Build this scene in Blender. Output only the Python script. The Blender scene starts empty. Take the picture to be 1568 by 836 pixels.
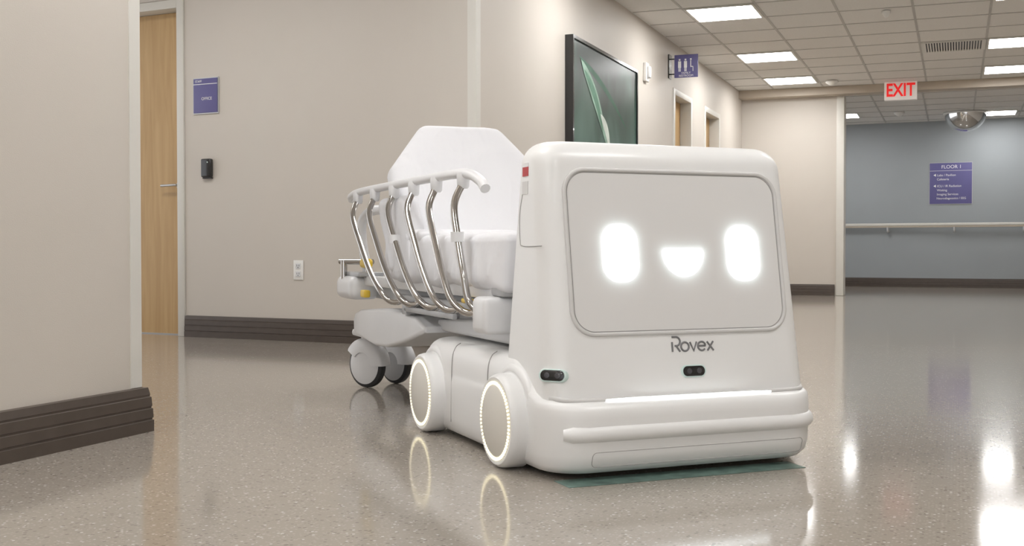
import bpy, bmesh, math
from mathutils import Vector, Matrix, noise
C=bpy.context; D=bpy.data
def link(o,parent=None):
    C.scene.collection.objects.link(o)
    if parent: o.parent=parent
    return o
def group(name,loc=(0,0,0),rz=0):
    e=D.objects.new(name,None); e.location=loc; e.rotation_euler=(0,0,rz); e.empty_display_size=.1
    return link(e)
# ---------------- materials
def mat(name,col,rough=.5,metal=0,var=.03,scale=8,bump=0,bscale=200,emit=0,coat=0,ecol=None,spec=None):
    m=D.materials.new(name); m.use_nodes=True; nt=m.node_tree; b=nt.nodes['Principled BSDF']
    tc=nt.nodes.new('ShaderNodeTexCoord')
    n=nt.nodes.new('ShaderNodeTexNoise'); n.inputs['Scale'].default_value=scale; n.inputs['Detail'].default_value=3
    nt.links.new(tc.outputs['Object'],n.inputs['Vector'])
    r=nt.nodes.new('ShaderNodeValToRGB'); r.color_ramp.elements[0].position=.3; r.color_ramp.elements[1].position=.7
    r.color_ramp.elements[0].color=[c*(1-var) for c in col]+[1]; r.color_ramp.elements[1].color=[min(1,c*(1+var)) for c in col]+[1]
    nt.links.new(n.outputs['Fac'],r.inputs['Fac']); nt.links.new(r.outputs['Color'],b.inputs['Base Color'])
    b.inputs['Roughness'].default_value=rough; b.inputs['Metallic'].default_value=metal; b.inputs['Coat Weight'].default_value=coat
    if spec is not None: b.inputs['Specular IOR Level'].default_value=spec
    if emit:
        b.inputs['Emission Color'].default_value=list(ecol or col)+[1]; b.inputs['Emission Strength'].default_value=emit
    if bump:
        n2=nt.nodes.new('ShaderNodeTexNoise'); n2.inputs['Scale'].default_value=bscale; n2.inputs['Detail'].default_value=2
        nt.links.new(tc.outputs['Object'],n2.inputs['Vector'])
        bp=nt.nodes.new('ShaderNodeBump'); bp.inputs['Strength'].default_value=bump; bp.inputs['Distance'].default_value=.002
        nt.links.new(n2.outputs['Fac'],bp.inputs['Height']); nt.links.new(bp.outputs['Normal'],b.inputs['Normal'])
    return m
WALL=mat('wall_paint',(.62,.572,.515),.55,var=.012,scale=2,bump=.15,bscale=300)
WALLB=mat('wall_paint_bluegrey',(.34,.365,.38),.6,var=.02,scale=2,bump=.1)
TRIM=mat('trim_cream',(.70,.68,.63),.4,var=.01)
HEAD=mat('header_tan',(.50,.43,.35),.5,var=.02)
BASE=mat('rubber_base_brown',(.080,.061,.050),.42,var=.08,scale=20)
CEILM=mat('ceiling_tile',(.78,.76,.73),.85,var=.03,scale=60,bump=.4,bscale=150)
GRID=mat('ceiling_grid_paint',(.52,.50,.47),.5)
PANEL=mat('lamp_diffuser',(1,1,1),.5,emit=20,ecol=(1,.995,.985))
RW=mat('robot_white_shell',(.83,.827,.82),.42,var=.008,scale=3,coat=.15)
RW2=mat('robot_light_grey',(.66,.65,.64),.4,var=.01)
SEAM=mat('seam_dark',(.36,.35,.34),.6)
CREAM=mat('wheel_cream',(.74,.71,.65),.5,var=.01)
LEDW=mat('led_warm',(1,.93,.75),.5,emit=1.0,ecol=(1,.91,.62))
LEDC=mat('led_cool',(.9,.97,1),.5,emit=4,ecol=(.92,.98,1))
BLACK=mat('black_gloss',(.012,.012,.013),.2,coat=.4)
SLOT=mat('slot_dark',(.08,.08,.08),.5)
LENS=mat('lens_dark',(.05,.05,.06),.1,coat=1)
TEALG=mat('sensor_bezel',(.60,.70,.67),.4,emit=.06,ecol=(.4,.8,.72))
LOGO=mat('logo_grey',(.20,.20,.205),.4,metal=.2)
CHROME=mat('chrome',(.54,.52,.50),.12,metal=1,var=.02)
PLAST=mat('stretcher_plastic_white',(.76,.76,.77),.35,var=.01)
PLASG=mat('stretcher_plastic_grey',(.45,.455,.465),.4)
def sheetmat():
    m=D.materials.new('white_sheet'); m.use_nodes=True; nt=m.node_tree; b=nt.nodes['Principled BSDF']; L=nt.links.new
    tc=nt.nodes.new('ShaderNodeTexCoord'); h=None
    for (sc,sca,rot,wgt) in ((12,(1,1,.28),(.15,0,0),1.0),(6,(.35,1,1),(0,.5,.4),.8),(30,(1,1,.4),(.5,.2,0),.15)):
        mp=nt.nodes.new('ShaderNodeMapping'); mp.inputs['Scale'].default_value=sca; mp.inputs['Rotation'].default_value=rot
        n=nt.nodes.new('ShaderNodeTexNoise'); n.inputs['Scale'].default_value=sc; n.inputs['Detail'].default_value=1; n.inputs['Distortion'].default_value=.5
        L(tc.outputs['Object'],mp.inputs['Vector']); L(mp.outputs['Vector'],n.inputs['Vector'])
        a=nt.nodes.new('ShaderNodeMath'); a.operation='SUBTRACT'; L(n.outputs['Fac'],a.inputs[0]); a.inputs[1].default_value=.5
        c=nt.nodes.new('ShaderNodeMath'); c.operation='ABSOLUTE'; L(a.outputs[0],c.inputs[0])
        d=nt.nodes.new('ShaderNodeMath'); d.operation='MULTIPLY'; L(c.outputs[0],d.inputs[0]); d.inputs[1].default_value=-wgt*2
        if h is None: h=d.outputs[0]
        else:
            s=nt.nodes.new('ShaderNodeMath'); s.operation='ADD'; L(h,s.inputs[0]); L(d.outputs[0],s.inputs[1]); h=s.outputs[0]
    bp=nt.nodes.new('ShaderNodeBump'); bp.inputs['Strength'].default_value=.5; bp.inputs['Distance'].default_value=.010
    L(h,bp.inputs['Height']); L(bp.outputs['Normal'],b.inputs['Normal'])
    b.inputs['Base Color'].default_value=(.80,.80,.825,1); b.inputs['Roughness'].default_value=.85
    return m
SHEET=sheetmat()
YEL=mat('yellow_lever',(.80,.55,.06),.4)
RUB=mat('black_rubber',(.03,.03,.032),.5)
RED=mat('red_label',(.5,.04,.04),.5)
PURP=mat('sign_purple',(.125,.115,.28),.45,var=.02)
SILV=mat('sign_silver_edge',(.55,.55,.55),.3,metal=.6)
WHT=mat('white_print',(.85,.85,.85),.5)
OUTW=mat('outlet_white',(.85,.84,.81),.35)
REDG=mat('exit_red',(.8,.02,.02),.5,emit=.35,ecol=(1,.02,.02))
EXW=mat('exit_box',(.78,.74,.70),.4,emit=.12,ecol=(1,.9,.85))
# wood
def wood():
    m=D.materials.new('maple_wood'); m.use_nodes=True; nt=m.node_tree; b=nt.nodes['Principled BSDF']
    tc=nt.nodes.new('ShaderNodeTexCoord'); mp=nt.nodes.new('ShaderNodeMapping'); mp.inputs['Scale'].default_value=(9,9,.6)
    n=nt.nodes.new('ShaderNodeTexNoise'); n.inputs['Scale'].default_value=3; n.inputs['Detail'].default_value=6; n.inputs['Distortion'].default_value=.6
    r=nt.nodes.new('ShaderNodeValToRGB'); r.color_ramp.elements[0].position=.3; r.color_ramp.elements[1].position=.72
    r.color_ramp.elements[0].color=(.48,.30,.125,1); r.color_ramp.elements[1].color=(.58,.385,.18,1)
    nt.links.new(tc.outputs['Object'],mp.inputs['Vector']); nt.links.new(mp.outputs['Vector'],n.inputs['Vector'])
    nt.links.new(n.outputs['Fac'],r.inputs['Fac']); nt.links.new(r.outputs['Color'],b.inputs['Base Color']); b.inputs['Roughness'].default_value=.4
    return m
WOOD=wood()
def terrazzo():
    m=D.materials.new('terrazzo_floor'); m.use_nodes=True; nt=m.node_tree; b=nt.nodes['Principled BSDF']; L=nt.links.new
    tc=nt.nodes.new('ShaderNodeTexCoord')
    def vor(s,lo,hi):
        v=nt.nodes.new('ShaderNodeTexVoronoi'); v.inputs['Scale'].default_value=s; L(tc.outputs['Object'],v.inputs['Vector'])
        sep=nt.nodes.new('ShaderNodeSeparateColor'); L(v.outputs['Color'],sep.inputs[0])
        r=nt.nodes.new('ShaderNodeValToRGB'); r.color_ramp.elements[0].position=lo; r.color_ramp.elements[1].position=hi
        L(sep.outputs[0],r.inputs['Fac']); 
        d=nt.nodes.new('ShaderNodeMath'); d.operation='LESS_THAN'; L(v.outputs['Distance'],d.inputs[0]); d.inputs[1].default_value=.42
        mu=nt.nodes.new('ShaderNodeMath'); mu.operation='MULTIPLY'; L(r.outputs['Color'],mu.inputs[0]); L(d.outputs[0],mu.inputs[1])
        return mu.outputs[0]
    n=nt.nodes.new('ShaderNodeTexNoise'); n.inputs['Scale'].default_value=1.2; L(tc.outputs['Object'],n.inputs['Vector'])
    r=nt.nodes.new('ShaderNodeValToRGB'); r.color_ramp.elements[0].color=(.32,.283,.243,1); r.color_ramp.elements[1].color=(.355,.317,.272,1)
    L(n.outputs['Fac'],r.inputs['Fac'])
    def mix(fac,a,col):
        x=nt.nodes.new('ShaderNodeMix'); x.data_type='RGBA'; L(fac,x.inputs['Factor']); L(a,x.inputs['A']); x.inputs['B'].default_value=col; return x.outputs['Result']
    c=mix(vor(140,.55,.7),r.outputs['Color'],(.40,.365,.32,1))
    c=mix(vor(105,.82,.88),c,(.24,.205,.175,1))
    c=mix(vor(130,.90,.95),c,(.60,.57,.52,1))
    L(c,b.inputs['Base Color']); b.inputs['Roughness'].default_value=.10; b.inputs['Specular IOR Level'].default_value=.62
    n2=nt.nodes.new('ShaderNodeTexNoise'); n2.inputs['Scale'].default_value=3; L(tc.outputs['Object'],n2.inputs['Vector'])
    bp=nt.nodes.new('ShaderNodeBump'); bp.inputs['Strength'].default_value=.035; bp.inputs['Distance'].default_value=.01
    L(n2.outputs['Fac'],bp.inputs['Height']); L(bp.outputs['Normal'],b.inputs['Normal'])
    return m
FLOOR=terrazzo()
# ---------------- mesh helpers
def mk(name,bm,m,parent=None,smooth=True,angle=40):
    bmesh.ops.recalc_face_normals(bm,faces=bm.faces)
    me=D.meshes.new(name); bm.to_mesh(me); bm.free()
    me.materials.append(m); o=D.objects.new(name,me); link(o,parent)
    if smooth:
        for p in me.polygons: p.use_smooth=True
        try: me.set_sharp_from_angle(angle=math.radians(angle))
        except Exception: pass
    return o
def add_box(bm,x0,x1,y0,y1,z0,z1):
    r=bmesh.ops.create_cube(bm,size=1)
    for v in r['verts']:
        v.co=Vector((x0+(v.co.x+.5)*(x1-x0),y0+(v.co.y+.5)*(y1-y0),z0+(v.co.z+.5)*(z1-z0)))
    return r['verts']
def box(name,x0,x1,y0,y1,z0,z1,m,parent=None,bev=0,seg=3):
    bm=bmesh.new(); add_box(bm,x0,x1,y0,y1,z0,z1)
    if bev: bmesh.ops.bevel(bm,geom=bm.edges[:],offset=bev,segments=seg,profile=.5,affect='EDGES')
    return mk(name,bm,m,parent,smooth=bool(bev))
def boxes(name,bl,m,parent=None,bev=0):
    bm=bmesh.new()
    for b in bl: add_box(bm,*b)
    if bev: bmesh.ops.bevel(bm,geom=bm.edges[:],offset=bev,segments=2,profile=.5,affect='EDGES')
    return mk(name,bm,m,parent,smooth=bool(bev))
def prism(name,pts,z0,z1,m,parent=None):
    bm=bmesh.new(); a=[bm.verts.new((p[0],p[1],z0)) for p in pts]; b=[bm.verts.new((p[0],p[1],z1)) for p in pts]
    n=len(pts); bm.faces.new(a); bm.faces.new(b)
    for i in range(n): bm.faces.new((a[i],a[(i+1)%n],b[(i+1)%n],b[i]))
    return mk(name,bm,m,parent,smooth=False)
def loftbm(bm,rings,cap=True):
    vr=[[bm.verts.new(p) for p in r] for r in rings]; n=len(rings[0])
    for a,b in zip(vr,vr[1:]):
        for i in range(n): bm.faces.new((a[i],a[(i+1)%n],b[(i+1)%n],b[i]))
    if cap: bm.faces.new(vr[0]); bm.faces.new(vr[-1])
def loft(name,rings,m,parent=None,angle=50):
    bm=bmesh.new(); loftbm(bm,rings); return mk(name,bm,m,parent,angle=angle)
def rr(hw,y0,y1,rf,rb,z,n=10,cx=0):
    P=[]
    for (x,y,r,a0) in ((-hw,y0,rf,180),(hw,y0,rf,270),(hw,y1,rb,0),(-hw,y1,rb,90)):
        ox=x+(r if x<0 else -r); oy=y+(r if a0>=180 else -r)
        for i in range(n+1):
            a=math.radians(a0+90*i/n); P.append(Vector((cx+ox+r*math.cos(a),oy+r*math.sin(a),z)))
    return P
def catmull(pts,k=8,closed=False):
    pts=[Vector(p) for p in pts]; n=len(pts); out=[]
    rng=n if closed else n-1
    for i in range(rng):
        if closed: p0,p1,p2,p3=pts[(i-1)%n],pts[i],pts[(i+1)%n],pts[(i+2)%n]
        else:
            p1,p2=pts[i],pts[i+1]; p0=pts[i-1] if i else p1*2-p2; p3=pts[i+2] if i+2<n else p2*2-p1
        for j in range(k):
            t=j/k; out.append(.5*((2*p1)+(p2-p0)*t+(2*p0-5*p1+4*p2-p3)*t*t+(3*p1-p0-3*p2+p3)*t**3))
    if not closed: out.append(pts[-1])
    return out
def tubebm(bm,pts,r,seg=12,closed=False):
    n=len(pts); rings=[]
    up=None
    for i in range(n):
        if closed: t=(pts[(i+1)%n]-pts[i-1]).normalized()
        else: t=(pts[min(i+1,n-1)]-pts[max(i-1,0)]).normalized()
        if up is None: up=Vector((0,0,1)) if abs(t.z)<.9 else Vector((1,0,0))
        s=t.cross(up).normalized(); up=s.cross(t).normalized()
        rad=r(i/(n-1)) if callable(r) else r
        rings.append([pts[i]+rad*(math.cos(2*math.pi*j/seg)*s+math.sin(2*math.pi*j/seg)*up) for j in range(seg)])
    if closed:
        vr=[[bm.verts.new(p) for p in q] for q in rings]
        for i in range(n):
            a=vr[i];b=vr[(i+1)%n]
            for j in range(seg): bm.faces.new((a[j],a[(j+1)%seg],b[(j+1)%seg],b[j]))
    else: loftbm(bm,rings)
def tube(name,pts,r,m,parent=None,k=8,seg=12,closed=False,raw=False):
    bm=bmesh.new(); tubebm(bm,[Vector(p) for p in pts] if raw else catmull(pts,k,closed),r,seg,closed); return mk(name,bm,m,parent)
def revbm(bm,prof,c,axis='X',seg=56):
    rings=[]
    for (h,r) in prof:
        R=[]
        for i in range(seg):
            a=2*math.pi*i/seg; q=(r*math.cos(a),r*math.sin(a))
            R.append(Vector(c)+(Vector((h,q[0],q[1])) if axis=='X' else Vector((q[0],h,q[1])) if axis=='Y' else Vector((q[0],q[1],h))))
        rings.append(R)
    loftbm(bm,rings)
def rev(name,prof,c,m,parent=None,axis='X',seg=56):
    bm=bmesh.new(); revbm(bm,prof,c,axis,seg); return mk(name,bm,m,parent,angle=35)
def rbox(name,c,h,r,m,parent=None,cuts=24,disp=None):
    bm=bmesh.new(); bmesh.ops.create_cube(bm,size=2); bmesh.ops.subdivide_edges(bm,edges=bm.edges[:],cuts=cuts,use_grid_fill=True)
    for v in bm.verts:
        p=Vector((v.co.x*h[0],v.co.y*h[1],v.co.z*h[2])); q=Vector([max(-(h[i]-r),min(h[i]-r,p[i])) for i in range(3)]); d=p-q
        if d.length>1e-6: p=q+d.normalized()*r
        p=p+Vector(c)
        if disp: p=disp(p)
        v.co=p
    return mk(name,bm,m,parent,angle=80)
def text(name,s,size,loc,rot,m,parent=None,align='CENTER',ext=.0008):
    cu=D.curves.new(name,'FONT'); cu.body=s; cu.size=size; cu.align_x=align; cu.align_y='CENTER'; cu.extrude=ext
    cu.materials.append(m); o=D.objects.new(name,cu); o.location=loc; o.rotation_euler=rot; return link(o,parent)
H90=math.radians(90)
# ---------------- room shell
box('floor',-7,4,-4.5,20,-.1,0,FLOOR)
box('ceiling',-7,4,-4.5,14.5,2.5,2.6,CEILM)
box('ceiling_far',-7,4,14.5,20,2.45,2.6,CEILM)
g=[]
for k in range(-8,10):
    x=-2.08+.58*k
    if -6.9<x<3.9:
        g.append((x-.010,x+.010,-4.4,14.1,2.496,2.5) if x>-2.48 else (x-.010,x+.010,2.9,5.8,2.496,2.5))
for k in range(-23,9):
    y=9.13+.57*k
    g.append((-2.49,3.9,y-.010,y+.010,2.496,2.5))
boxes('ceiling_grid_trim',g,GRID)
g=[]
for k in range(0,7):
    g.append((-5,3.9,14.7+.6*k-.01,14.7+.6*k+.01,2.445,2.45))
for k in range(0,12): g.append((-4+.6*k-.01,-4+.6*k+.01,14.5,17.9,2.445,2.45))
boxes('ceiling_grid_trim_far',g,GRID)
prism('wall_left',[(-2.3,-4.5),(-2.3,2.81),(-7,2.81),(-7,2.66),(-2.45,2.66),(-2.45,-4.5)],0,2.5,WALL)
def y2(x): return 6.03+(x+4.58)*(-.0775)
DX1=-4.575; DX0=-5.54
prism('wall_center',[(DX1,y2(DX1)),(-2.5,y2(-2.5)),(-2.5,6.1),(-2.65,6.1),(DX1,6.2)],0,2.5,WALL)
prism('wall_center_door_header',[(DX0,y2(DX0)),(DX1,y2(DX1)),(DX1,6.2),(DX0,6.27)],2.15,2.5,WALL)
prism('wall_center_door_side',[(-7,y2(-7)),(DX0,y2(DX0)),(DX0,6.27),(-7,6.4)],0,2.5,WALL)
boxes('wall_picture_side',[(-2.65,-2.5,6.1,10.6,0,2.5),(-2.65,-2.5,10.6,11.4,2.08,2.5),(-2.65,-2.5,11.4,12.02,0,2.5),(-2.65,-2.5,12.02,12.85,2.08,2.5),(-2.65,-2.5,12.85,14.3,0,2.5)],WALL)
box('wall_front',-2.65,-1.36,14.3,14.5,0,2.5,WALL)
box('wall_header',-2.5,4,14.08,14.298,2.405,2.498,HEAD)
box('trim_opening',-1.36,-1.27,14.27,14.53,0,2.405,TRIM,bev=.006)
prism('wall_far',[(-7,18.35),(4,17.75),(4,17.95),(-7,18.55)],0,2.45,WALLB)
box('wall_right',3.0,3.15,-4.5,18,0,2.5,WALL)
def yf_far(x): return 18.35-(x+7)*.0545
# baseboard
PROF=[(0,0),(.027,0),(.027,.034),(.0235,.036),(.0235,.040),(.026,.042),(.025,.069),(.0215,.071),(.0215,.075),(.0235,.077),(.022,.104),(.0185,.106),(.0185,.110),(.0195,.112),(.015,.133),(0,.135)]
def baseboard(name,pts,e0=0.0005):
    bm=bmesh.new(); rings=[]; n=len(pts); P=[Vector(p) for p in pts]
    def nrm(a,b): d=(b-a).normalized(); return Vector((d.y,-d.x))
    for i in range(n):
        if i==0: o=nrm(P[0],P[1])
        elif i==n-1: o=nrm(P[-2],P[-1])
        else:
            a=nrm(P[i-1],P[i]); b=nrm(P[i],P[i+1]); o=(a+b); o=o/ (o.dot(a))
        rings.append([Vector((P[i].x+o.x*(d+e0),P[i].y+o.y*(d+e0),z)) for d,z in PROF])
    loftbm(bm,rings); return mk(name,bm,BASE,smooth=False)
baseboard('baseboard_left',[(-2.3,-4.4),(-2.3,2.81),(-6.9,2.81)])
baseboard('baseboard_center',[(-4.568,y2(-4.568)),(-2.5,y2(-2.5)),(-2.5,10.5)])
baseboard('baseboard_between_doors',[(-2.5,11.5),(-2.5,11.92)])
baseboard('baseboard_front',[(-2.5,12.95),(-2.5,14.3),(-1.375,14.3)])
baseboard('baseboard_far',[(-6.9,yf_far(-6.9)),(3,yf_far(3))])
# corner guards
prism('trim_corner_guard_left',[(-2.297,2.765),(-2.297,2.813),(-2.36,2.813),(-2.36,2.811),(-2.3,2.811),(-2.3,2.765)],.136,2.5,TRIM)
prism('trim_corner_guard_center',[(-2.55,y2(-2.55)-.004),(-2.496,y2(-2.5)-.004),(-2.496,5.93),(-2.5,5.93),(-2.5,y2(-2.5)),(-2.55,y2(-2.55))],.136,2.5,TRIM)
# ---------------- left door (maple) in centre wall
wz=math.atan(-.0775)
def door_frame_door(name,loc,rz,w,h,handle_right=True,rec=.10,fw=.055):
    e=group(name,loc,rz)
    boxes('frame',[(0-fw,0.0,-.012,.14,0,h+fw),(w,w+fw,-.012,.14,0,h+fw),(0,w,-.012,.14,h,h+fw)],TRIM,e,bev=.003)
    box('leaf',.002,w-.002,rec,rec+.04,.002,h-.002,WOOD,e)
    box('threshold',0,w,rec-.01,rec+.05,.0002,.006,PLASG,e)
    hx=w-.07 if handle_right else .07; s=-1 if handle_right else 1
    rev('handle_rose',[(-.012,.0),(-.012,.026),(0,.028)],(hx,rec,.97),SILV,e,axis='Y',seg=24)
    tube('handle_lever',[(hx,rec-.012,.97),(hx,rec-.045,.97),(hx+s*.02,rec-.052,.97),(hx+s*.12,rec-.05,.968)],.008,SILV,e)
    return e
door_frame_door('door_1',(DX0+.055,y2(DX0+.055),0),wz,(DX1-DX0)-.11,2.09)
door_frame_door('door_2',(-2.5,10.655,0),H90,.69,2.02,handle_right=False)
door_frame_door('door_3',(-2.5,12.075,0),H90,.72,2.02,handle_right=False)
# ---------------- ceiling lights
def ceiling_light(x0,y0,zc=2.5,w=.56,d=.55):
    e=group('ceiling_light_panel',(x0,y0,zc))
    boxes('bezel',[(0,w,0,.02,-.012,-.001),(0,w,d-.02,d,-.012,-.001),(0,.02,.02,d-.02,-.012,-.001),(w-.02,w,.02,d-.02,-.012,-.001)],TRIM,e)
    box('diffuser',.02,w-.02,.02,d-.02,-.010,-.002,PANEL,e)
for y in (13.12,11.41,9.13,6.85,4.57,2.29,0.01,-2.27):  # nearer rows are out of view, added to light the robot front
    for x in (-2.07,.25): ceiling_light(x,y+.01)
ceiling_light(-4.4,4.3)
ceiling_light(.2,16.9,2.45); ceiling_light(-1.85,16.5,2.45)
# vent
e=group('ceiling_air_vent',(-.34+.01,11.42,2.5))
boxes('frame',[(0,.57,0,.03,-.012,-.001),(0,.57,.53,.56,-.012,-.001),(0,.03,.03,.53,-.012,-.001),(.54,.57,.03,.53,-.012,-.001)],TRIM,e)
boxes('louvers',[(.03+.024*i,.041+.024*i,.03,.53,-.014,-.002) for i in range(22)],CEILM,e)
box('duct_dark',.03,.54,.03,.53,-.003,-.001,SLOT,e)
def small_ceiling_dev(name,x,y,z,r):
    rev(name,[(0,r),(-.02,r),(-.035,r*.7),(-.05,r*.45),(-.055,.001)],(x,y,z),OUTW,axis='Z',seg=28)
small_ceiling_dev('smoke_detector',-1.35,13.6,2.494,.07); small_ceiling_dev('sprinkler_head',-.55,9.8,2.494,.035)
small_ceiling_dev('smoke_detector',-.75,16.6,2.444,.07)
# convex mirror dome
e=group('convex_mirror_dome',(.10,17.0,2.444))
MIR=mat('dome_mirror',(.75,.75,.75),.05,metal=1)
rev('dome',[(0,.27),(-.05,.268),(-.11,.25),(-.17,.21),(-.22,.15),(-.25,.08),(-.26,.002)],(0,0,0),MIR,e,axis='Z')
rev('rim',[(0,.29),(-.02,.29),(-.02,.265),(0,.265)],(0,0,0),OUTW,e,axis='Z')
# ---------------- exit sign
e=group('exit_sign',(-.62,14.02,2.40))
box('housing',-.18,.18,-.03,.055,-.11,.11,EXW,e,bev=.008)
tx=text('lettering','EXIT',.19,(0,-.032,-.002),(H90,0,0),REDG,e,ext=.002)
tx.scale=(.82,1.1,1); tx.data.offset=.004
# ---------------- signs
def wall_sign(name,loc,rz,w,h,lines,divider=None):
    e=group(name,loc,rz)
    box('backplate',-w/2-.006,w/2+.006,-.008,-.001,-h/2-.006,h/2+.006,SILV,e)
    box('panel',-w/2,w/2,-.013,-.008,-h/2,h/2,PURP,e,bev=.002)
    if divider is not None: box('divider',-w/2,w/2,-.0142,-.013,divider-.002,divider+.002,WHT,e)
    for i,(s,sz,x,z) in enumerate(lines): text('text_%d'%i,s,sz,(x,-.0135,z),(H90,0,0),WHT,e,align='LEFT')
    return e
wall_sign('room_sign',(-4.40,y2(-4.40),1.52),wz,.19,.215,[('STAFF',.020,-.08,.09),('OFFICE',.026,-.03,-.02)],divider=.072)
fx=-.09
wall_sign('directory_sign',(fx,yf_far(fx),1.53),math.atan(-.0545),.58,.60,[('FLOOR 1',.07,-.13,.24),('\u25c0 Labs / Pavilion',.045,-.24,.12),('    Cafeteria',.045,-.24,.06),('\u25c0 ICU / IR Radiation',.045,-.24,-.04),('    Waiting',.045,-.24,-.10),('    Imaging Services',.045,-.24,-.16),('    Neurodiagnostics / EEG',.042,-.24,-.22)],divider=.185)
# restroom projecting sign
e=group('restroom_sign',(-2.5,10.45,2.25))
box('wall_plate',0.001,.012,-.05,.05,-.11,.11,BLACK,e)
tube('bracket',[(.01,0,.07),(.06,0,.07)],.006,BLACK,e); tube('bracket_low',[(.01,0,-.07),(.06,0,-.07)],.006,BLACK,e)
box('blade',.05,.27,-.008,.008,-.105,.105,PURP,e,bev=.003)
bl=[]
for cx in (.10,.155):
    bl+= [(cx-.014,cx+.014,-.0105,-.008,-.015,.045),(cx-.010,cx-.002,-.0105,-.008,-.05,-.015),(cx+.002,cx+.010,-.0105,-.008,-.05,-.015),(cx-.008,cx+.008,-.0105,-.008,.05,.066)]
bl+=[(.20,.208,-.0105,-.008,-.01,.05),(.20,.226,-.0105,-.008,-.012,-.004),(.222,.228,-.0105,-.008,-.05,-.008),(.198,.212,-.0105,-.008,.053,.068)]
boxes('pictograms',bl,WHT,e)
text('text_0','FAMILY',.026,(.16,-.0085,-.065),(H90,0,0),WHT,e); text('text_1','RESTROOM',.026,(.16,-.0085,-.09),(H90,0,0),WHT,e)
wall_sign('door_sign',(-2.5,10.33,1.35),H90,.14,.2,[('RESTROOM',.02,-.06,-.06)])
# alarm strobe
e=group('alarm_strobe',(-2.5,9.55,2.07)); box('backplate',.001,.03,-.05,.05,-.08,.08,OUTW,e,bev=.006); box('lens',.03,.055,-.03,.03,-.05,.05,PLAST,e,bev=.01)
# card reader, outlet
e=group('card_reader',(-4.385,y2(-4.385),1.065),wz)
box('housing',-.038,.038,-.035,-.001,-.058,.058,BLACK,e,bev=.009); box('base_lip',-.034,.034,-.02,-.001,-.066,-.058,RUB,e)
rev('led',[(-.037,.0),(-.037,.004),(-.034,.004)],(0.018,0,.035),TEALG,e,axis='Y',seg=12)
e=group('wall_outlet',(-3.70,y2(-3.70),.43),wz)
box('plate',-.036,.036,-.006,-.001,-.059,.059,OUTW,e,bev=.002)
for s in (-1,1):
    box('receptacle_%d'%(s+2),-.017,.017,-.009,-.006,s*.024-.016,s*.024+.016,PLAST,e,bev=.003)
    boxes('slots_%d'%(s+2),[(-.009,-.006,-.0095,-.009,s*.024-.002,s*.024+.009),(.006,.009,-.0095,-.009,s*.024-.002,s*.024+.009),(-.003,.003,-.0095,-.009,s*.024-.011,s*.024-.006)],SLOT,e)
# ---------------- framed picture
def artmat():
    m=D.materials.new('plant_photo_print'); m.use_nodes=True; nt=m.node_tree; b=nt.nodes['Principled BSDF']; L=nt.links.new
    tc=nt.nodes.new('ShaderNodeTexCoord'); mp=nt.nodes.new('ShaderNodeMapping'); mp.inputs['Scale'].default_value=(1,1.2,.7); mp.inputs['Rotation'].default_value=(.7,0,0)
    n=nt.nodes.new('ShaderNodeTexNoise'); n.inputs['Scale'].default_value=1.8; n.inputs['Detail'].default_value=1.5; n.inputs['Distortion'].default_value=.8
    # the printed photograph itself: dark green at top, hazy teal below
    s=nt.nodes.new('ShaderNodeSeparateXYZ'); L(tc.outputs['Object'],s.inputs[0])
    mr=nt.nodes.new('ShaderNodeMapRange'); mr.inputs['From Min'].default_value=1.0; mr.inputs['From Max'].default_value=.1; mr.inputs['To Min'].default_value=-.20; mr.inputs['To Max'].default_value=.22; L(s.outputs[2],mr.inputs['Value'])
    ad=nt.nodes.new('ShaderNodeMath'); ad.operation='ADD'; L(n.outputs['Fac'],ad.inputs[0]); L(mr.outputs['Result'],ad.inputs[1])
    r=nt.nodes.new('ShaderNodeValToRGB'); cr=r.color_ramp; cr.elements[0].position=.28; cr.elements[0].color=(.010,.026,.020,1); cr.elements[1].position=.78; cr.elements[1].color=(.16,.26,.22,1)
    q=cr.elements.new(.5); q.color=(.038,.092,.068,1)
    L(tc.outputs['Object'],mp.inputs['Vector']); L(mp.outputs['Vector'],n.inputs['Vector']); L(ad.outputs[0],r.inputs['Fac']); L(r.outputs['Color'],b.inputs['Base Color']); b.inputs['Roughness'].default_value=.3; b.inputs['Specular IOR Level'].default_value=.25
    return m
e=group('framed_picture',(-2.5,7.42,.95))
W=1.70;Hh=1.07
boxes('frame',[(.002,.06,0,.022,0,Hh),(.002,.06,W-.022,W,0,Hh),(.002,.06,.022,W-.022,0,.022),(.002,.06,.022,W-.022,Hh-.022,Hh)],BLACK,e)
box('print',.004,.05,.022,W-.022,.022,Hh-.022,artmat(),e)
def leaf(name,a,b,w,m,x=.052):
    bm=bmesh.new(); a=Vector(a); b=Vector(b); d=b-a; nn=Vector((-d.y,d.x)).normalized(); top=[];bot=[]
    for i in range(17):
        t=i/16; ww=w*math.sin(math.pi*t)**.7*(1-.35*t); c=a+d*t+nn*(.05*math.sin(math.pi*t))
        top.append(c+nn*ww); bot.append(c-nn*ww)
    ps=top+bot[::-1][1:-1]; vs=[bm.verts.new((x,p.x,p.y)) for p in ps]; bm.faces.new(vs); return mk(name,bm,m,e,smooth=False)
L1=mat('petal_green',(.36,.54,.44),.5,var=.25,scale=6,spec=.2); L2=mat('petal_white',(.75,.82,.76),.5,var=.15,scale=12,spec=.2); L3=mat('leaf_dim',(.07,.16,.11),.5,var=.2,spec=.2); L4=mat('petal_core',(.14,.30,.21),.5,var=.2,spec=.2)
leaf('leaf_dim_a',(.15,.95),(1.4,.55),.03,L3,.0505); leaf('leaf_dim_b',(.1,.15),(1.2,.35),.06,L3,.051)
leaf('petal',(.20,.93),(.86,.36),.075,L1,.052); leaf('petal_core',(.27,.87),(.74,.46),.045,L4,.053)
leaf('petal_tip',(.66,.60),(.92,.30),.05,L2,.054)
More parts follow.
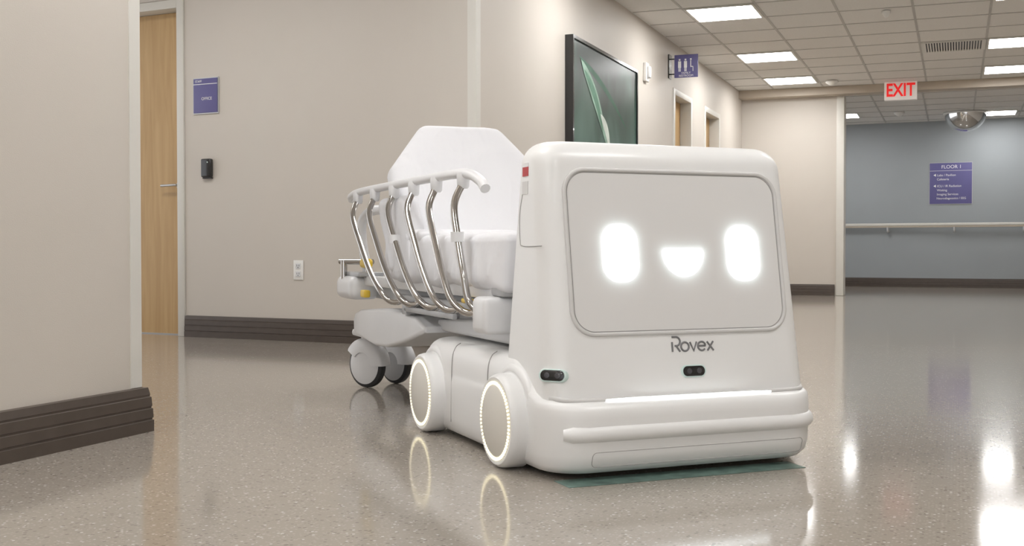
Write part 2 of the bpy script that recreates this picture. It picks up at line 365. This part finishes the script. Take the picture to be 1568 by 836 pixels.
# ---------------- handrail
e=group('wall_handrail',(0,yf_far(0),.92),math.atan(-.0545))
box('rail_cap',-5,3,-.085,-.055,-.01,.03,TRIM,e,bev=.008); box('rail_body',-5,3,-.08,-.06,-.035,-.008,HEAD,e,bev=.004)
for i in range(9): tube('bracket_%d'%i,[(-4+i*.93+.25,-.002,-.09),(-4+i*.93+.25,-.06,-.09),(-4+i*.93+.25,-.07,-.03)],.018,SILV,e)
# =================== ROBOT
RX,RY,RA=-.5935,2.7713,math.radians(43.45)
R=group('tow_robot',(RX,RY,0),RA)
def yf(z): return .040+(z-.19)*.16
# base body
lv=[(.012,.05,.355,.09),(.018,.025,.37,.1),(.034,.008,.381,.105),(.06,0,.386,.11),(.15,-.002,.387,.11),(.168,.000,.387,.11),(.180,.009,.386,.10),(.187,.022,.385,.10),(.193,.05,.385,.10),(.203,.09,.385,.09),(.22,.125,.385,.08),(.24,.16,.384,.07),(.255,.19,.381,.06),(.268,.22,.374,.05),(.277,.25,.362,.04),(.281,.29,.345,.03)]
rings=[]
for z,y0,hw,rf in lv:
    rings.append(rr(hw,y0,1.0-(.0 if z<.24 else (z-.24)*1.0)-(0.02 if z<.03 else 0),rf,.07,z,n=12))
loft('base_body',rings,RW,R,angle=60)
# cabin
rings=[]; zt=.822; rad=.06
zs=[.18,.21,.26,.32,.40,.50,.60,.68,zt-rad]
def yb(z): return .345-(z-.28)*.14
def hwz(z): return .370-(z-.2)*.018
for z in zs: rings.append(rr(hwz(z),yf(z),yb(z),.062,.035,z,n=12))
for i in range(1,9):
    a=math.radians(90*i/8); z=zt-rad+rad*math.sin(a); ins=rad*(1-math.cos(a))
    rings.append(rr(hwz(zt-rad)-ins*.95,yf(zt-rad)+.0096*math.sin(a)+ins*.72,yb(zt-rad)-ins*.3,.062-ins*.3,.035,z,n=12))
loft('cabin',rings,RW,R,angle=60)
# screen panel
SCX=.004
def rrect(hx,hz,cz,r,off,n=10,cx=SCX):
    P=[]
    for (sx,sz,a0) in ((1,1,0),(-1,1,90),(-1,-1,180),(1,-1,270)):
        for i in range(n+1):
            a=math.radians(a0+90*i/n); x=cx+sx*(hx-r)+r*math.cos(a); z=cz+sz*(hz-r)+r*math.sin(a); P.append(Vector((x,yf(z)-off,z)))
    return P
def screenmat():
    m=D.materials.new('robot_display_face'); m.use_nodes=True; nt=m.node_tree; b=nt.nodes['Principled BSDF']; L=nt.links.new
    def M(op,a,c=None):
        n=nt.nodes.new('ShaderNodeMath'); n.operation=op
        for i,v in enumerate((a,c)):
            if v is None: continue
            if isinstance(v,(int,float)): n.inputs[i].default_value=v
            else: L(v,n.inputs[i])
        return n.outputs[0]
    tc=nt.nodes.new('ShaderNodeTexCoord'); s=nt.nodes.new('ShaderNodeSeparateXYZ'); L(tc.outputs['Object'],s.inputs[0]); x=s.outputs[0]; z=s.outputs[2]
    def rlen(qx,qz,r):
        a=M('MAXIMUM',qx,0); c=M('MAXIMUM',qz,0); l=M('SQRT',M('ADD',M('MULTIPLY',a,a),M('MULTIPLY',c,c)))
        return M('SUBTRACT',l,r)
    def eye(cx,cz,hx,hz,r):
        return rlen(M('SUBTRACT',M('ABSOLUTE',M('SUBTRACT',x,cx)),hx-r),M('SUBTRACT',M('ABSOLUTE',M('SUBTRACT',z,cz)),hz-r),r)
    d1=eye(-.160,.543,.047,.068,.040); d2=eye(.196,.543,.047,.068,.040)
    zt_=.551; ex=M('DIVIDE',M('SUBTRACT',x,.018),.058); ez=M('DIVIDE',M('SUBTRACT',z,zt_),.064)
    ell=M('MULTIPLY',M('SUBTRACT',M('SQRT',M('ADD',M('MULTIPLY',ex,ex),M('MULTIPLY',ez,ez))),1),.058)
    d3=rlen(M('ADD',ell,.011),M('ADD',M('SUBTRACT',z,zt_),.011),.011)
    d=M('MAXIMUM',M('MINIMUM',M('MINIMUM',d1,d2),d3),0)
    halo=M('MULTIPLY',M('EXPONENT',M('MULTIPLY',d,-100)),.65)  # bloom around eyes and mouth, painted into the panel's emission
    core=M('MULTIPLY',M('SUBTRACT',1,M('MINIMUM',M('MULTIPLY',d,200),1)),3.0)
    L(M('ADD',halo,core),b.inputs['Emission Strength']); b.inputs['Emission Color'].default_value=(.86,.985,1,1)
    b.inputs['Base Color'].default_value=(.74,.73,.72,1); b.inputs['Roughness'].default_value=.5
    return m
bm=bmesh.new(); bm.faces.new([bm.verts.new(p) for p in rrect(.302,.198,.547,.055,.0012,n=16)]); bmesh.ops.triangulate(bm,faces=bm.faces[:])
mk('display_face',bm,screenmat(),R,smooth=False)
tube('display_rim',rrect(.306,.202,.547,.058,.0006,n=16),.0055,RW2,R,raw=True,closed=True,seg=12)
tube('display_rim_groove',rrect(.2995,.1955,.547,.053,.0012,n=16),.0011,SEAM,R,raw=True,closed=True,seg=8)
# logo built from monoline strokes
def arc(cx,cz,r,a0,a1,n=24): return [(cx+r*math.cos(math.radians(a0+(a1-a0)*i/n)),cz+r*math.sin(math.radians(a0+(a1-a0)*i/n))) for i in range(n+1)]
strokes=[[(0,0),(0,.66)],[(0,1),(.30,1)]+arc(.32,.70,.30,90,-90,14)+[(.18,.40)],[(.30,.40),(.58,0)],arc(.98,.33,.30,0,360),[(1.38,.63),(1.64,.02),(1.90,.63)],[(2.0,.35),(2.58,.35)]+arc(2.29,.33,.30,4,318)[1:],[(2.72,.63),(3.20,.01)],[(3.20,.63),(2.72,.01)]]
bm=bmesh.new(); ls=.037
for st in strokes:
    P=[]
    for (a,b_) in st:
        x=.026+(a-1.6)*ls; z=.297+b_*ls*.98; P.append(Vector((x,yf(z)-.0003,z)))
    tubebm(bm,P,.0025,8)
mk('logo_text',bm,LOGO,R)
# LED strip
tube('light_strip',[(-.235,.026,.190),(-.1,.0235,.1905),(.1,.0235,.1905),(.235,.026,.190)],.0032,LEDC,R)
tube('light_strip_housing',[(-.36,.075,.196),(-.31,.033,.191),(-.1,.031,.190),(.1,.031,.190),(.31,.033,.191),(.36,.075,.196)],.006,RW2,R)
# bumper rib
pts=[Vector((-.345,.028,.113)),Vector((-.325,.018,.113)),Vector((-.30,.012,.113))]+[Vector((x,.009,.113)) for x in (-.27,-.2,-.1,0,.1,.2,.27)]
for i in range(1,10):
    a=math.radians(-90+90*i/9); pts.append(Vector((.279+.101*math.cos(a),.110+.101*math.sin(a),.113)))
pts.append(Vector((.380,.16,.113)))
bm=bmesh.new(); tubebm(bm,pts,lambda t:.021 if .02<t else .014,18); mk('bumper_rib',bm,RW,R)
# lower panel seam
P=[]
for (sx,sz,a0) in ((1,1,0),(-1,1,90),(-1,-1,180),(1,-1,270)):
    for i in range(7):
        a=math.radians(a0+15*i); P.append(Vector((.02+sx*.29+.012*math.cos(a),.0,.052+sz*.006+.012*math.sin(a))))
Q=[]
for i,p in enumerate(P):
    q=P[(i+1)%len(P)]; n=max(1,int((q-p).length/.02)); 
    for j in range(n): Q.append(p.lerp(q,j/n))
for p in Q:
    p.y=max(0,.008-(p.z-.034)*.31)
    if abs(p.x)>.276: t_=abs(p.x)-.276; p.y+=.11-math.sqrt(max(0,.11**2-t_**2))
tube('bumper_seam',Q,.0009,SEAM,R,raw=True,closed=True,seg=6)
# sensors
def pod(name,c,ang):
    mtx=Matrix.Translation(Vector(c))@Matrix.Rotation(ang,4,'Z')@Matrix.Rotation(-math.atan(.16),4,'X')
    def stad(hx,hz,off,n=10):
        P=[]
        for (sx,sz,a0) in ((1,1,0),(-1,1,90),(-1,-1,180),(1,-1,270)):
            for i in range(n+1):
                a=math.radians(a0+90*i/n); r=hz*.98; P.append(mtx@Vector((sx*(hx-r)+r*math.cos(a),-off,sz*(hz-r)+r*math.sin(a))))
        return P
    bm=bmesh.new(); loftbm(bm,[stad(.036,.0155,-.02),stad(.036,.0155,.0015),stad(.0345,.014,.003)]); o=mk(name+'_bezel',bm,TEALG,R)
    bm=bmesh.new(); loftbm(bm,[stad(.031,.0125,0),stad(.031,.0125,.004),stad(.029,.0105,.005)]); mk(name+'_glass',bm,BLACK,R)
    for s in (-1,1):
        bm=bmesh.new(); revbm(bm,[(-.0065,.0005),(-.0065,.005),(-.006,.007),(-.003,.0075)],(s*.014,0,0),'Y',20)
        for v in bm.verts: v.co=mtx@v.co
        mk(name+'_lens_%d'%(s+2),bm,LENS,R)
pod('sensor_front',(0.022,yf(.248),.248),0)
a=math.radians(48); cxx=-.369+.062; cyy=yf(.25)+.062
pod('sensor_corner',(cxx-.064*math.sin(a),cyy-.064*math.cos(a),.25),-a)
# wheels
for sx in (-1,1):
    for i,y in enumerate((.262,.885)):
        n='wheel_%d'%(i+ (1 if sx<0 else 3)); cx=sx*.365; s=sx
        c=(cx,y,.119)
        rev(n+'_tyre',[(0,.10),(s*.0,.119),(s*.045,.119),(s*.057,.116),(s*.063,.110),(s*.063,.103),(s*.061,.10),(s*.061,.001)],c,RW,R)
        rev(n+'_cover',[(s*.055,.088),(s*.0635,.0905),(s*.0655,.087),(s*.0655,.001)],c,CREAM,R)
        rev(n+'_led_channel',[(s*.055,.0895),(s*.0625,.0895),(s*.0625,.1005),(s*.055,.1005)],c,CREAM,R)
        bm=bmesh.new()
        for k in range(64):
            t=2*math.pi*k/64; mm=Matrix.Translation(Vector((cx+s*.0635,y,.119)))@Matrix.Rotation(t,4,'X')
            vs=add_box(bm,-.002,.002,-.0022,.0022,.0915,.1)
            for v in vs: v.co=mm@v.co
        mk(n+'_led_ring',bm,LEDW,R,smooth=False)
        bm=bmesh.new(); pts=[Vector((s*.372,y+.130*math.cos(math.radians(t)),.119+.130*math.sin(math.radians(t)))) for t in range(-30,212,6)]
        tubebm(bm,pts,.014,12); mk(n+'_fender',bm,RW,R)
# side panel seams
def gx(z,sx=-1): return sx*(hwz(z)+.0002)
for sx in (-1,1):
    X=sx*.3862
    tube('side_seam_a_%d'%(sx+2),[(X,.43,.05),(X,.425,.15),(X*.998,.42,.235),(X*.97,.42,.268),(X*.93,.42,.28)],.0012,SEAM,R)
    tube('side_seam_b_%d'%(sx+2),[(X,.72,.05),(X,.715,.15),(X*.998,.71,.235),(X*.97,.71,.268),(X*.93,.71,.28)],.0012,SEAM,R)
tube('grip_seam',[(gx(.56),.115,.56),(gx(.56),.23,.56),(gx(.57),.25,.575),(gx(.64),.255,.64),(gx(.69),.24,.69)],.0012,SEAM,R)
def lab(nm,y0,y1,z0,z1,m):
    bm=bmesh.new(); o=-.0012
    vs=[bm.verts.new((gx(z)+o,y,z)) for (y,z) in ((y0,z0),(y1,z0),(y1,z1),(y0,z1))]+[bm.verts.new((gx(z)-o,y,z)) for (y,z) in ((y0,z0),(y1,z0),(y1,z1),(y0,z1))]
    bm.faces.new(vs[:4]); bm.faces.new(vs[4:][::-1])
    for i in range(4): bm.faces.new((vs[i],vs[(i+1)%4],vs[4+(i+1)%4],vs[4+i]))
    mk(nm,bm,m,R,smooth=False)
lab('label_red',.205,.24,.735,.758,RED); lab('label_white',.205,.24,.758,.768,WHT); lab('label_info',.205,.24,.69,.722,RW2)
# teal glow under the bumper, painted as a flat strip on the floor
T=group('floor_glow_strip',(RX,RY,0),RA); box('glow_strip',-.36,.30,-.035,.05,.0003,.0015,mat('teal_glow_paint',(.13,.20,.175),.3,var=.4,scale=30),T)
# =================== STRETCHER
S=group('hospital_stretcher',(RX,RY,0),RA); SC=-.06
def wr(p,amt=.006):
    n1=noise.noise(Vector((p.x*6,p.y*9,p.z*5))); n2=noise.noise(Vector((p.x*14+3,p.y*22,p.z*6)))
    return amt*(n1*1.4+n2*.8)
def mdisp(p):
    lo=min(1,max(0,(.58-p.z)/.10))
    side=1 if p.x>SC else -1
    if abs(p.x-SC)>.20:
        n=noise.noise(Vector((p.y*9,1.7,p.z*2.2))); ridg=1-abs(n)*2.6
        n2=1-abs(noise.noise(Vector((p.y*24+p.z*9,5,p.z*4))))*2.6
        p=p+Vector((side*lo*(.012*ridg+.006*n2),0,0))
        if p.z<.48: p=p+Vector((0,0,.022*noise.noise(Vector((p.y*7,side*3,0)))))
    return p+Vector((0,0,.003*noise.noise(Vector((p.x*9,p.y*9,0)))))
rbox('mattress',(SC,.90,.520),(.305,.53,.078),.028,SHEET,S,cuts=90,disp=mdisp)
# raised backrest, sheet-covered
BX=SC-.015
Lb=.56; y0,z0=1.27,.50; dy,dz=.50,.866
rings=[]; ns=60
for i in range(ns+1):
    t=i/ns; s=t*Lb
    hw=.288 if s<.37 else .288-((s-.37)/.19)*.142
    ht=.058
    ed=math.sqrt(max(0,1-((t-.95)/.05)**2)) if t>.95 else 1
    if t>.95: hw=hw-.012*(1-ed)
    ring=[]
    for j in range(120):
        a=2*math.pi*j/120; ca,sa=math.cos(a),math.sin(a); e_=.30
        x=hw*(abs(ca)**e_)*(1 if ca>0 else -1); nn=ht*max(ed,.05)*(abs(sa)**.6)*(1 if sa>0 else -1)
        p=Vector((BX+x,y0+dy*s+dz*nn,z0+dz*s-dy*nn))
        r1=1-abs(noise.noise(Vector((x*3.5+s*2.2,s*3.0-x*1.5,1.3))))*3
        r2=1-abs(noise.noise(Vector((x*8-s*7,s*8+x*3,7.3))))*3
        d=.0035*r1+.0018*r2
        p+=Vector((0,dz,-dy))*(-d)*(1 if sa<0 else .3)
        ring.append(p)
    rings.append(ring)
loft('raised_backrest',rings,SHEET,S,angle=80)
rbox('sheet_fold',(BX,1.20,.590),(.292,.12,.022),.021,SHEET,S,cuts=50,disp=lambda p:p+Vector((0,.3*wr(p,.01),.006*(1-2.5*abs(noise.noise(Vector((p.x*3,p.y*26,0))))))))
def dsd(p):
    k=1-2.5*abs(noise.noise(Vector((p.y*13+p.z*7,p.z*4,2))))
    return p+Vector((-.008*k,(p.z-.55)*.45,0))
rbox('draped_sheet_side',(BX-.262,1.33,.60),(.030,.16,.135),.028,SHEET,S,cuts=60,disp=dsd)
# litter frame
boxes('litter_frame',[(SC-.29,SC-.25,.42,1.96,.415,.452),(SC+.25,SC+.29,.42,1.96,.415,.452)]+[(SC-.25,SC+.25,y,y+.04,.415,.445) for y in (.45,.8,1.2,1.6,1.9)],PLAST,S,bev=.006)
boxes('litter_underframe',[(SC-.24,SC-.19,.5,1.9,.365,.415),(SC+.19,SC+.24,.5,1.9,.365,.415)],PLASG,S,bev=.006)
tube('backrest_strut',[(SC,1.65,.44),(SC,1.60,.78)],.018,PLASG,S)
for i,(xx) in enumerate((-.2,.2)): tube('backrest_arm_%d'%i,[(SC+xx,1.42,.45),(SC+xx,1.60,.80)],.014,PLASG,S)
# side rails
tops=[1.82,1.58,1.335,1.11,.88,.64]; bots=[1.40,1.20,.99,.81,.65,.50]
for k,sx in enumerate((-1,1)):
    X=lambda d: SC+sx*d
    bm=bmesh.new()
    for yt,yb_ in zip(tops,bots):
        pts=[(X(.312),yt,.765),(X(.322),yt-.003,.735),(X(.350),yt+(yb_-yt)*.12,.675),(X(.352),yt+(yb_-yt)*.38,.58),(X(.350),yt+(yb_-yt)*.68,.48),(X(.340),yb_+.03,.41),(X(.315),yb_-.005,.375),(X(.29),yb_-.03,.372),(X(.275),yb_-.035,.39)]
        tubebm(bm,catmull(pts,6),.0105,12)
    mk('side_rail_bars_%d'%(k+1),bm,CHROME,S)
    tube('side_rail_top_%d'%(k+1),[(X(.300),1.985,.748),(X(.308),1.95,.760),(X(.312),1.80,.770),(X(.312),1.4,.772),(X(.312),1.0,.772),(X(.312),.70,.770),(X(.314),.58,.760),(X(.316),.50,.738),(X(.316),.465,.716)],.0145,PLAST,S)
    bm=bmesh.new()
    for yt in tops: revbm(bm,[(.725,.013),(.73,.017),(.76,.019),(.77,.017)],(X(.317),yt-.002,0),'Z',16)
    mk('side_rail_sockets_%d'%(k+1),bm,PLAST,S)
    box('side_rail_lower_%d'%(k+1),min(X(.262),X(.29)),max(X(.262),X(.29)),.46,1.44,.372,.398,PLASG,S,bev=.006)
    bm=bmesh.new()
    for i in (2,5):
        yt,yb_=tops[i],bots[i]; revbm(bm,[(-.014,.012),(-.014,.019),(.014,.019),(.014,.012)],(X(.352),yt+(yb_-yt)*.36,.587),'Z',14)
    mk('rail_clips_%d'%(k+1),bm,PLAST,S)
    box('corner_bumper_%d'%(k+1),min(X(.23),X(.345)),max(X(.23),X(.345)),.40,.50,.325,.425,PLAST,S,bev=.018)
    box('corner_roller_%d'%(k+1),min(X(.20),X(.30)),max(X(.20),X(.30)),.385,.47,.425,.455,PLASG,S,bev=.01)
    box('release_lever_front_%d'%(k+1),min(X(.29),X(.31)),max(X(.29),X(.31)),.62,.68,.398,.412,YEL,S,bev=.005)
    box('release_lever_mid_%d'%(k+1),min(X(.29),X(.315)),max(X(.29),X(.315)),1.74,1.80,.372,.400,YEL,S,bev=.006)
    rbox('head_end_bumper_%d'%(k+1),(X(.285),1.95,.405),(.06,.12,.045),.03,PLAST,S,cuts=10)
    box('head_end_bracket_%d'%(k+1),min(X(.22),X(.32)),max(X(.22),X(.32)),1.80,2.02,.448,.466,PLASG,S,bev=.006)
    tube('head_end_post_%d'%(k+1),[(X(.33),1.99,.41),(X(.33),1.99,.51)],.013,CHROME,S)
    tube('head_end_post_b_%d'%(k+1),[(X(.26),1.88,.41),(X(.26),1.88,.51)],.013,CHROME,S)
    tube('head_end_bar_%d'%(k+1),[(X(.34),2.01,.505),(X(.25),1.86,.505)],.011,CHROME,S)
    rbox('yellow_grip_%d'%(k+1),(X(.285),1.82,.500),(.016,.05,.018),.014,YEL,S,cuts=6)
    tube('push_handle_%d'%(k+1),[(X(.25),1.93,.46),(X(.265),1.95,.58),(X(.268),1.94,.66),(X(.25),1.88,.70),(X(.21),1.80,.705)],.019,PLAST,S)
    tube('lift_linkage_%d'%(k+1),[(X(.20),.62,.37),(X(.20),1.15,.335)],.012,PLASG,S)
    boxes('brake_linkage_%d'%(k+1),[(min(X(.295),X(.31)),max(X(.295),X(.31)),.75,1.25,.345,.362),(min(X(.24),X(.31)),max(X(.24),X(.31)),1.22,1.27,.335,.375)],PLASG,S,bev=.004)
tube('head_end_cross_bar',[(SC-.30,1.99,.42),(SC,2.02,.42),(SC+.30,1.99,.42)],.02,PLAST,S)
# base
def extrude_profile(name,prof,x0,x1,m,bev=.02):
    bm=bmesh.new(); a=[bm.verts.new((x0,y,z)) for y,z in prof]; b=[bm.verts.new((x1,y,z)) for y,z in prof]; n=len(prof)
    bm.faces.new(a); bm.faces.new(b)
    for i in range(n): bm.faces.new((a[i],a[(i+1)%n],b[(i+1)%n],b[i]))
    bmesh.ops.recalc_face_normals(bm,faces=bm.faces)
    ed=[e for f in bm.faces if len(f.verts)==n for e in f.edges]
    bmesh.ops.bevel(bm,geom=list(set(ed)),offset=bev,segments=4,profile=.5,affect='EDGES')
    return mk(name,bm,m,S,angle=50)
extrude_profile('base_cover',[(1.96,.225),(1.965,.28),(1.94,.305),(1.86,.322),(1.6,.338),(1.35,.338),(1.16,.33),(1.06,.305),(1.06,.285),(1.30,.235),(1.5,.205),(1.65,.198),(1.80,.21)],SC-.30,SC+.30,PLAST,.012)
extrude_profile('base_nose',[(1.10,.290),(1.10,.325),(.8,.345),(.5,.335),(.42,.315),(.42,.290)],SC-.24,SC+.24,PLAST,.01)
rbox('base_dome',(SC-.1,.80,.33),(.12,.18,.045),.04,PLAST,S,cuts=10)
for i,y in enumerate((.85,1.65)):
    rev('lift_column_%d'%(i+1),[(.33,.07),(.35,.06),(.42,.05),(.43,.04)],(SC,y,0),PLASG,S,axis='Z',seg=28)
boxes('caster_arms',[(SC-.27,SC-.18,1.85,2.11,.205,.232),(SC+.18,SC+.27,1.85,2.11,.205,.232),(SC-.12,SC-.04,1.9,2.16,.195,.222)],PLAST,S,bev=.01)
def caster(i,x,y,r,ang,hub=PLAST):
    e=group('x',(0,0,0)); e.name='caster_%d'%i; e.parent=S; e.location=(x,y,r); e.rotation_euler=(0,0,ang)
    rev('tyre',[(-.018,.0),(-.018,r-.012),(-.012,r-.002),(0,r),(.012,r-.002),(.018,r-.012),(.018,0)],(0,0,0),RUB,e)
    rev('hub_cover',[(-.030,.001),(-.029,r*.4),(-.024,r*.70),(-.019,r*.84),(.019,r*.84),(.024,r*.70),(.029,r*.4),(.030,.001)],(0,0,0),hub,e)
    bm=bmesh.new(); rings=[]
    for k in range(0,17):
        a=math.radians(35+k*145/16); ro=r+.014; ri=r*.55
        cc=(math.cos(a),math.sin(a))
        rings.append([Vector((-.034,cc[0]*ri,cc[1]*ri)),Vector((-.034,cc[0]*(ro-.012),cc[1]*(ro-.012))),Vector((-.022,cc[0]*ro,cc[1]*ro)),Vector((.022,cc[0]*ro,cc[1]*ro)),Vector((.034,cc[0]*(ro-.012),cc[1]*(ro-.012))),Vector((.034,cc[0]*ri,cc[1]*ri))])
    loftbm(bm,rings); mk('hood',bm,PLAST,e,angle=60)
    rev('stem',[(r*.9,.026),(r+.05,.024)],(0,0.0,0),PLAST,e,axis='Z',seg=20)
caster(1,SC-.225,2.03,.092,math.radians(30)); caster(2,SC+.225,2.03,.092,math.radians(30))
caster(3,SC-.08,2.12,.085,math.radians(25),PLASG)
# ---------------- world
w=D.worlds.new('World'); C.scene.world=w; w.use_nodes=True
w.node_tree.nodes['Background'].inputs[0].default_value=(.97,.98,1,1); w.node_tree.nodes['Background'].inputs[1].default_value=1.2
# ---------------- camera
cam=D.cameras.new('camera'); cam.sensor_width=36; cam.lens=1750/1568*36; cam.clip_start=.05
co=D.objects.new('camera',cam); link(co); co.location=(0,0,.55); co.rotation_euler=(math.radians(90-1.146),0,math.radians(21.26)); C.scene.camera=co
C.scene.view_settings.view_transform='Standard'; C.scene.view_settings.look='None'; C.scene.view_settings.exposure=.24
